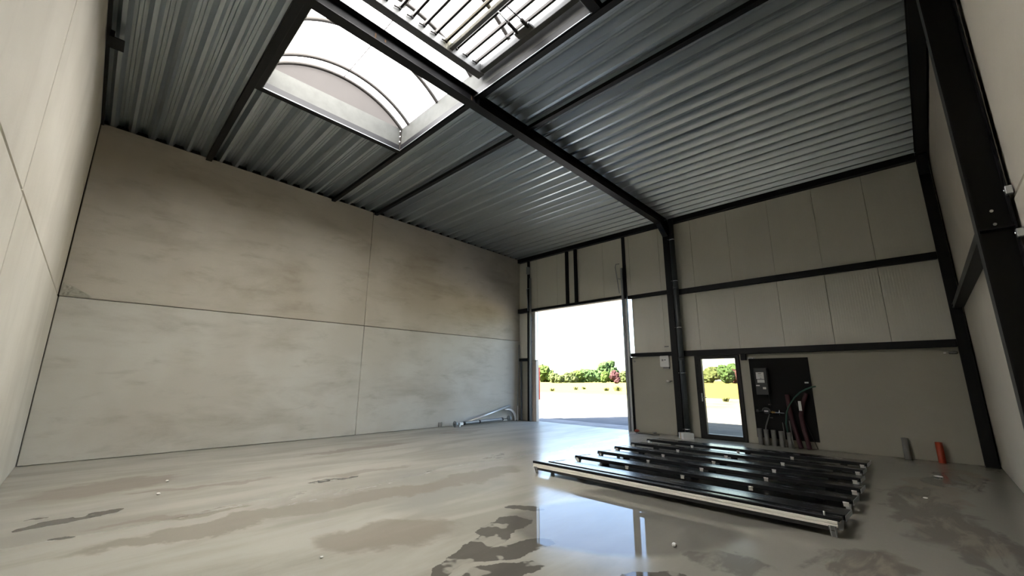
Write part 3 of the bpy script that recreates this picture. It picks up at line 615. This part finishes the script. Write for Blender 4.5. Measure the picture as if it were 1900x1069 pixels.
for nm, lab, a, b_, r_, mt_ in (('thin_rod', 'thin dark rod leaning behind the maroon ducts', (9.52, 12.725, .01), (9.20, 12.735, 1.08), .007, 'dark_rubber'), ('thin_rod', 'thin pale rod leaning right of the green hose', (9.12, 12.40, .01), (9.06, 12.55, .62), .010, 'stub_pvc'), ('thin_rod', 'short thin rod sticking out of a grey pipe stub', (8.945, 12.50, .01), (8.90, 12.62, .56), .009, 'stub_pvc')):
    MB().tube([a, b_], r_, 8).build(nm, M[mt_], None, label=lab, category='rod')

# ---------------------------------------------------------------- things on the floor
cb = thing('cardboard_box', 'small white cardboard box on the floor at the middle column', 'box', (6.62, 12.28, 0))
MB().hexa([(6.46, 12.30, 0), (6.66, 12.12, 0), (6.86, 12.34, 0), (6.66, 12.50, 0), (6.46, 12.30, .15), (6.66, 12.12, .15), (6.86, 12.34, .15), (6.66, 12.50, .15)]).build('box_body', M['box_white'], cb)
MB().hexa([(6.54, 12.227, .0), (6.565, 12.2045, .0), (6.563, 12.2025, .0), (6.538, 12.225, .0), (6.54, 12.227, .152), (6.565, 12.2045, .152), (6.563, 12.2025, .152), (6.538, 12.225, .152)]).hexa([(6.535, 12.232, .15), (6.568, 12.202, .15), (6.768, 12.412, .15), (6.735, 12.438, .15), (6.535, 12.232, .153), (6.568, 12.202, .153), (6.768, 12.412, .153), (6.735, 12.438, .153)]).build('brown_tape', M['card'], cb)
# sections of the sectional door lying in rows, each on its hinges
def section(cx, yn, wd, zn, zf, label, length=4.08, full=True):
    x0, x1 = cx - length / 2, cx + length / 2
    t = thing('door_section', label, 'door panel', (cx, yn + wd / 2, 0), 'black door sections laid out on the floor')
    th = .042; n_ = Vector((0, -(zf - zn), wd)).normalized(); d_ = Vector((0, wd, zf - zn)).normalized()
    prof = [(0, 0), (.012, .012), (.012, .0), (wd, 0), (wd, -th), (.02, -th), (.0, -th + .012)]
    MB().prism(prof, (x0 + .006, yn, zn), (x1 - .006, yn, zn), d_, n_).build('leaf_slab', M['leaf'], t)
    a, b_ = Vector((0, yn, zn)), Vector((0, yn + wd, zf))
    for x in (x0, x1 - .006):
        MB().prism([(-.004, .004), (wd, .004), (wd, -th - .004), (-.004, -th - .004)], (x, yn, zn), (x + .006, yn, zn), d_, n_).build('end_cap', M['galv_dull'], t)
    MB().prism([(-.018, .018), (.006, .018), (.006, .012), (-.012, .012), (-.012, -.030), (-.018, -.030)], (x0 + .02, yn, zn), (x1 - .02, yn, zn), d_, n_).build('front_lip', M['black'], t)
    for k, dx in enumerate((-1.96, -.94, 0, .94, 1.97)):
        if not full and k in (1, 2, 3): continue
        hx = cx + dx
        mb = MB().box((hx - .026, yn - .05, zn - .065), (hx + .026, yn - .044, zn - .02)).box((hx - .026, yn - .044, zn - .03), (hx + .026, yn + .02, zn - .024))
        mb.tube([(hx - .029, yn - .047, zn - .02), (hx + .029, yn - .047, zn - .02)], .009, 8).build('hinge', M['alu'], t)
    for x in (x0 + .03, x1 - .09):
        MB().hexa([(x + .012, yn + .02, 0), (x + .048, yn + .02, 0), (x + .048, yn + .06, 0), (x + .012, yn + .06, 0), (x, yn + .005, zn - th), (x + .06, yn + .005, zn - th), (x + .06, yn + .08, zn - th), (x, yn + .08, zn - th)]).build('roller_bracket', M['galv'], t)
    for x in (x0 + .4, cx, x1 - .4):
        MB().box((x - .05, yn + wd - .12, 0), (x + .05, yn + wd - .04, max(.015, zf - th + .005))).build('packing_block', M['dark_rubber'], t)
    return t
SEC = [(8.675, 6.50, 'black door section directly behind the aluminium-edged rail', .48, False), (8.66, 7.30, 'second black door section from the front', .5, True), (8.665, 8.05, 'third black door section from the front', .5, True),
       (8.60, 8.80, 'fourth black door section from the front', .5, True), (8.56, 9.57, 'fifth black door section from the front, next to last', .5, True), (8.55, 10.35, 'rearmost black door section nearest the glass door', .66, True)]
for cx, yn, lab, wd, full in SEC: section(cx, yn, wd, .145, .118, lab, full=full)
br_ = thing('bottom_rail', 'long black rail with a bright aluminium edge in front of the door sections', 'rail', (8.63, 6.2, 0))
rx0, rx1, ry_ = 6.55, 10.70, 6.20
MB().prism([(0, .095), (.22, .065), (.22, .04), (.045, .06), (0, .06)], (rx0, ry_, .095), (rx1, ry_, .095), Y_, Z_).build('rail_body', M['leaf'], br_)
MB().box((rx0, ry_ - .012, .160), (rx1, ry_ + .02, .195)).build('rail_flange', M['black'], br_, bevel=.004)
MB().prism([(0, 0), (-.014, .006), (-.014, .024), (-.006, .030), (-.014, .036), (-.014, .060), (0, .066)], (rx0 + .01, ry_, .095), (rx1 - .02, ry_, .095), Y_, Z_).build('aluminium_strip', M['strip'], br_)
MB().box((rx0 + .05, ry_ - .004, .06), (rx1 - .05, ry_ + .03, .105)).build('rubber_seal', M['dark_rubber'], br_)
for x in (rx0 + .03, rx1 - .10):
    f_ = MB().hexa([(x + .008, ry_ + .02, 0), (x + .062, ry_ + .02, 0), (x + .062, ry_ + .026, 0), (x + .008, ry_ + .026, 0), (x, ry_ - .02, .11), (x + .07, ry_ - .02, .11), (x + .07, ry_ - .012, .11), (x, ry_ - .012, .11)]).build('end_bracket', M['galv_dull'], br_)
    for q in (.012, .05): MB().hexa([(x + q, ry_ + .014, 0), (x + q + .006, ry_ + .014, 0), (x + q + .006, ry_ + .02, 0), (x + q, ry_ + .02, 0), (x + q, ry_ - .03, .11), (x + q + .006, ry_ - .03, .11), (x + q + .006, ry_ - .02, .11), (x + q, ry_ - .02, .11)]).build('bracket_rib', M['galv'], f_)
MB().tube([(rx1 - .12, ry_ - .005, .195), (rx1 - .12, ry_ - .005, .235)], .008, 8).build('rail_bolt', M['alu'], br_)
# torsion spring shaft by the left wall
ts = thing('spring_shaft', 'grey torsion spring shaft with cable drums on the floor at the left wall', 'shaft', (.3, 10.4, 0))
sp0, sp1 = Vector((.34, 9.30, .10)), Vector((.30, 11.95, .13))
MB().tube([sp0, sp1], .013, 10).build('shaft_rod', M['chrome'], ts)
for p, d_ in ((sp0 + Vector((0, .02, .0)), 1), (sp1 - Vector((0, .1, 0)), 1)):
    dr = MB().tube([p, p + Vector((0, .02, 0))], .10, 18).tube([p + Vector((0, .02, 0)), p + Vector((0, .07, 0))], .075, 18).build('cable_drum', M['galv_dull'], ts)
    MB().tube([p + Vector((0, -.02, 0)), p + Vector((0, .0, 0))], .03, 12).build('drum_hub', M['chrome'], dr)
def coil(a, b_, r, turns, wire):
    pts = []; d = (b_ - a)
    for i in range(turns * 8 + 1):
        u = i / (turns * 8); an = i * math.pi / 4; pts.append(a + d * u + Vector((math.cos(an) * r, 0, math.sin(an) * r)))
    return MB().tube(pts, wire, 5)
s1_, s2_ = sp0.lerp(sp1, .17), sp0.lerp(sp1, .40)
coil(s1_, s2_, .045, 40, .008).build('torsion_spring', M['galv_dull'], ts); coil(sp0.lerp(sp1, .42), sp0.lerp(sp1, .82), .045, 70, .008).build('torsion_spring', M['galv_dull'], ts)
for u in (.155, .41, .83): p = sp0.lerp(sp1, u); MB().tube([p, p + Vector((0, .05, 0))], .055, 14).build('spring_cone', M['meter_grey'], ts)
MB().box((.26, 9.48, .06), (.42, 9.62, .14)).box((.30, 9.52, .0), (.34, 9.58, .06)).build('shaft_bracket', M['galv'], ts, bevel=.004)
MB().tube([(.20, 9.95, .10), (.06, 12.15, .56)], .036, 14).build('steel_tube', M['alu'], None, label='long galvanised tube leaning against the left wall above the spring shaft', category='tube')
def hoop(label, yo, xo):
    pts = []
    for k in range(15):
        a = math.pi / 2 * k / 14; pts.append(Vector((xo, yo + .42 * math.sin(a), .02 + .42 * math.cos(a) - .0)))
    MB().tube([Vector((xo, yo - .12, .44))] + pts, .024, 10).build('curved_track', M['alu'], None, label=label, category='track', group='curved door tracks at the left wall')
hoop('nearer curved galvanised track piece at the left wall', 11.88, .20); hoop('farther curved galvanised track piece at the left wall', 12.02, .13)
for yy, wh in ((8.92, 'leftmost'), (8.98, 'middle'), (9.04, 'rightmost')): MB().tube([(.012, yy, .02), (.012, yy, .16)], .008, 6).build('cable_end', M['dark_rubber'], None, label=wh + ' of three short dark cable ends low on the left wall', category='cable', group='cable ends low on the left wall')
# crumbs on the floor
def crumb(label, x, y, r, mat='stone', flat=.6, name='crumb'):
    bm = bmesh.new(); bmesh.ops.create_icosphere(bm, subdivisions=2, radius=r)
    for v in bm.verts: v.co *= 1 + .3 * noise.noise(v.co * (3 / r) + Vector((x, y, 0))); v.co.z *= flat
    lo = min(v.co.z for v in bm.verts)
    for v in bm.verts: v.co.z -= lo
    me = bpy.data.meshes.new(name); bm.to_mesh(me); bm.free(); me.materials.append(M[mat]); link(name, me, (x, y, 0), None, label=label, category='debris')
crumb('white lump lying in front of the aluminium-edged rail', 9.60, 4.79, .022, 'white', .9)
crumb('pale crumb on the floor farthest left, near the left wall', 3.10, 1.73, .022); crumb('pale crumb on the floor left of the brown damp band', 3.92, 1.55, .022)
crumb('white crumb on the floor at the bottom of the picture', 7.51, 2.32, .014, 'white'); crumb('pale flat flake near the orange pipe stub', 11.44, 10.8, .06, 'stone', .25); crumb('small pale flake right of the door sections', 11.29, 8.88, .025, 'stone', .3)
crumb('reddish rag lump at the foot of the right door post', 5.04, 12.62, .07, 'oilrag', .6, 'rag'); crumb('dark rubble lump against the plinth left of the middle column', 5.62, 12.6, .06, 'screen', .5, 'rubble')
MB().tube([(5.15, 12.35, .012), (5.3, 12.28, .012), (5.5, 12.33, .012), (5.75, 12.30, .012), (5.85, 12.42, .012)], .009, 6).build('loose_cable', M['dark_rubber'], None, label='loose dark cable on the floor right of the doorway', category='cable')

# ---------------------------------------------------------------- outside
MB().box((-12, L + .12, -.3), (30, 14.1, -.01)).build('apron', M['apron'], kind='structure')
MB().box((-160, 14.1, -.3), (140, 24.5, -.03)).build('road', M['asphalt'], kind='structure')
MB().box((-260, 24.5, -.3), (240, 40, -.02)).build('verge', M['verge'], kind='structure')
MB().box((-700, 40, -.3), (600, 900, -.015)).build('field', M['field'], kind='structure')
rv = thing('red_banner', 'red upright banner board just outside the left door jamb', 'banner', (.2, 13.5, -.01))
MB().box((-.35, 13.46, .75), (.40, 13.54, 2.02)).build('banner_body', M['red'], rv, bevel=.012)
for x in (-.25, .28): MB().tube([(x, 13.50, -.01), (x, 13.50, .76)], .018, 8).build('banner_leg', M['galv_dull'], rv)
def px_point(px, dist):   # a pixel column gives the direction, the tree line its distance
    d = cf + cr * ((px - 950) / FPX); d.z = 0; d.normalize(); return Vector((CAM.x, CAM.y, 0)) + d * dist
def tree(name, label, px, dist, h, w, mat, seed, category='tree', trunk=.22, group='trees beyond the field'):
    p = px_point(px, dist); rr = random.Random(seed)
    t = thing(name, label, category, (p.x, p.y, -.015), group)
    mb = MB(); nb = 9
    for k in range(nb):
        u = rr.random(); rad = w * .5 * (.38 + .22 * rr.random()); an = rr.random() * 6.28; off = w * .30 * math.sqrt(rr.random())
        zc_ = h * (trunk + (1 - trunk) * (.18 + .66 * k / (nb - 1))); off *= (1.15 - .8 * abs(k / (nb - 1) - .35))
        rad = min(rad, h - zc_ + .02 * h) if zc_ + rad > h else rad
        c = Vector((p.x + off * math.cos(an), p.y + off * math.sin(an), zc_))
        bm = bmesh.new(); bmesh.ops.create_icosphere(bm, subdivisions=3, radius=1)
        vv = []
        for v in bm.verts:
            n = noise.noise(v.co * 2.2 + c) * .35 + noise.noise(v.co * 6 + c) * .28
            vv.append(c + v.co * max(.3, rad) * (1 + n))
        mb.add(vv, [tuple(x.index for x in f.verts) for f in bm.faces]); bm.free()
    mb.build('crown', mat, t)
    MB().tube([(p.x, p.y, -.02), (p.x, p.y, h * .45)], [max(.12, h * .03), max(.06, h * .015)], 8).build('trunk', M['leafbark'], t)
S_ = .328   # metres per pixel at 250 m
TR = [('round green tree just right of the left door jamb', 1010, 26, 52, 'leaf_light', 'broad_tree'), ('low olive bush right of the round tree', 1030, 12, 40, 'leaf_dull', 'field_bush'), ('low yellowish bush in the left third of the doorway', 1052, 14, 40, 'leaf_dull', 'field_bush'),
      ('light green bush in the middle of the doorway', 1068, 16, 40, 'leaf_light', 'field_bush'), ('grey-green tree left of the tallest tree', 1082, 19, 46, 'leaf_green', 'broad_tree'), ('green tree close left of the tallest tree', 1098, 18, 40, 'leaf_green', 'broad_tree'),
      ('tallest spreading green tree seen through the doorway', 1122, 34, 52, 'leaf_green', 'broad_tree'), ('bright green bush below the tallest tree', 1116, 16, 26, 'leaf_light', 'field_bush'), ('dark red bush seen through the doorway', 1134, 17, 24, 'leaf_red', 'field_bush'),
      ('olive tree right of the dark red bush', 1150, 16, 34, 'leaf_dull', 'broad_tree'), ('green tree beside the right door post', 1163, 20, 30, 'leaf_green', 'broad_tree'),
      ('olive tree at the left of the glass door view', 1306, 22, 44, 'leaf_dull', 'broad_tree'), ('green tree left of centre in the glass door', 1330, 25, 44, 'leaf_green', 'broad_tree'), ('dark red tree seen through the glass door', 1348, 19, 30, 'leaf_red', 'broad_tree'),
      ('tall green tree centred in the glass door', 1352, 28, 50, 'leaf_green', 'broad_tree'), ('light green bush right in the glass door view', 1366, 17, 30, 'leaf_light', 'field_bush'), ('green tree at the right of the glass door view', 1384, 24, 46, 'leaf_green', 'broad_tree')]
for k, (lab, px, hp, wp, mt_, nm) in enumerate(TR):
    k_dist = 240 + 14 * ((k * 5) % 4) - (62 if 'bush' in nm else 0)
    sc_ = S_ * k_dist / 250
    tree(nm, lab, px, k_dist, hp * sc_ + 1.2, wp * sc_ * .8, M[mt_], k + 3, 'bush' if 'bush' in nm else 'tree', .03 if 'bush' in nm else .08)
# weeds in the verge: tufts of blades
def tuft(label, x, y, h, n):
    mb = MB(); rr = random.Random(int(x * 77 + y * 13))
    for k in range(n):
        a, q = rr.random() * 6.28, rr.random() * h * .6; b0 = Vector((x + q * math.cos(a), y + q * math.sin(a), -.02)); tip = b0 + Vector((math.cos(a) * h * .4, math.sin(a) * h * .4, h * (.5 + .5 * rr.random()))); s_ = Vector((-math.sin(a), math.cos(a), 0)) * .03
        mb.add([b0 - s_, b0 + s_, b0.lerp(tip, .6) + s_ * .8, tip, b0.lerp(tip, .6) - s_ * .8], [(0, 1, 2, 4), (4, 2, 3)])
    mb.build('weed_tuft', M['leaf_dull'], None, label=label, category='weed', group='weeds beyond the road')
for lab, px, d_, h_ in (('largest weed tuft in the verge right of the doorway middle', 1137, 62, .9), ('weed tuft left of the largest one', 1117, 62, .6), ('weed tuft in the middle of the verge', 1078, 70, .5), ('weed tuft left of the doorway middle', 1064, 66, .6), ('leftmost weed tuft in the verge', 1022, 58, .5), ('weed tuft seen low in the glass door at left', 1325, 36, .35), ('weed tuft seen low in the glass door at right', 1356, 38, .35)):
    p = px_point(px, d_); tuft(lab, p.x, p.y, h_, 60)
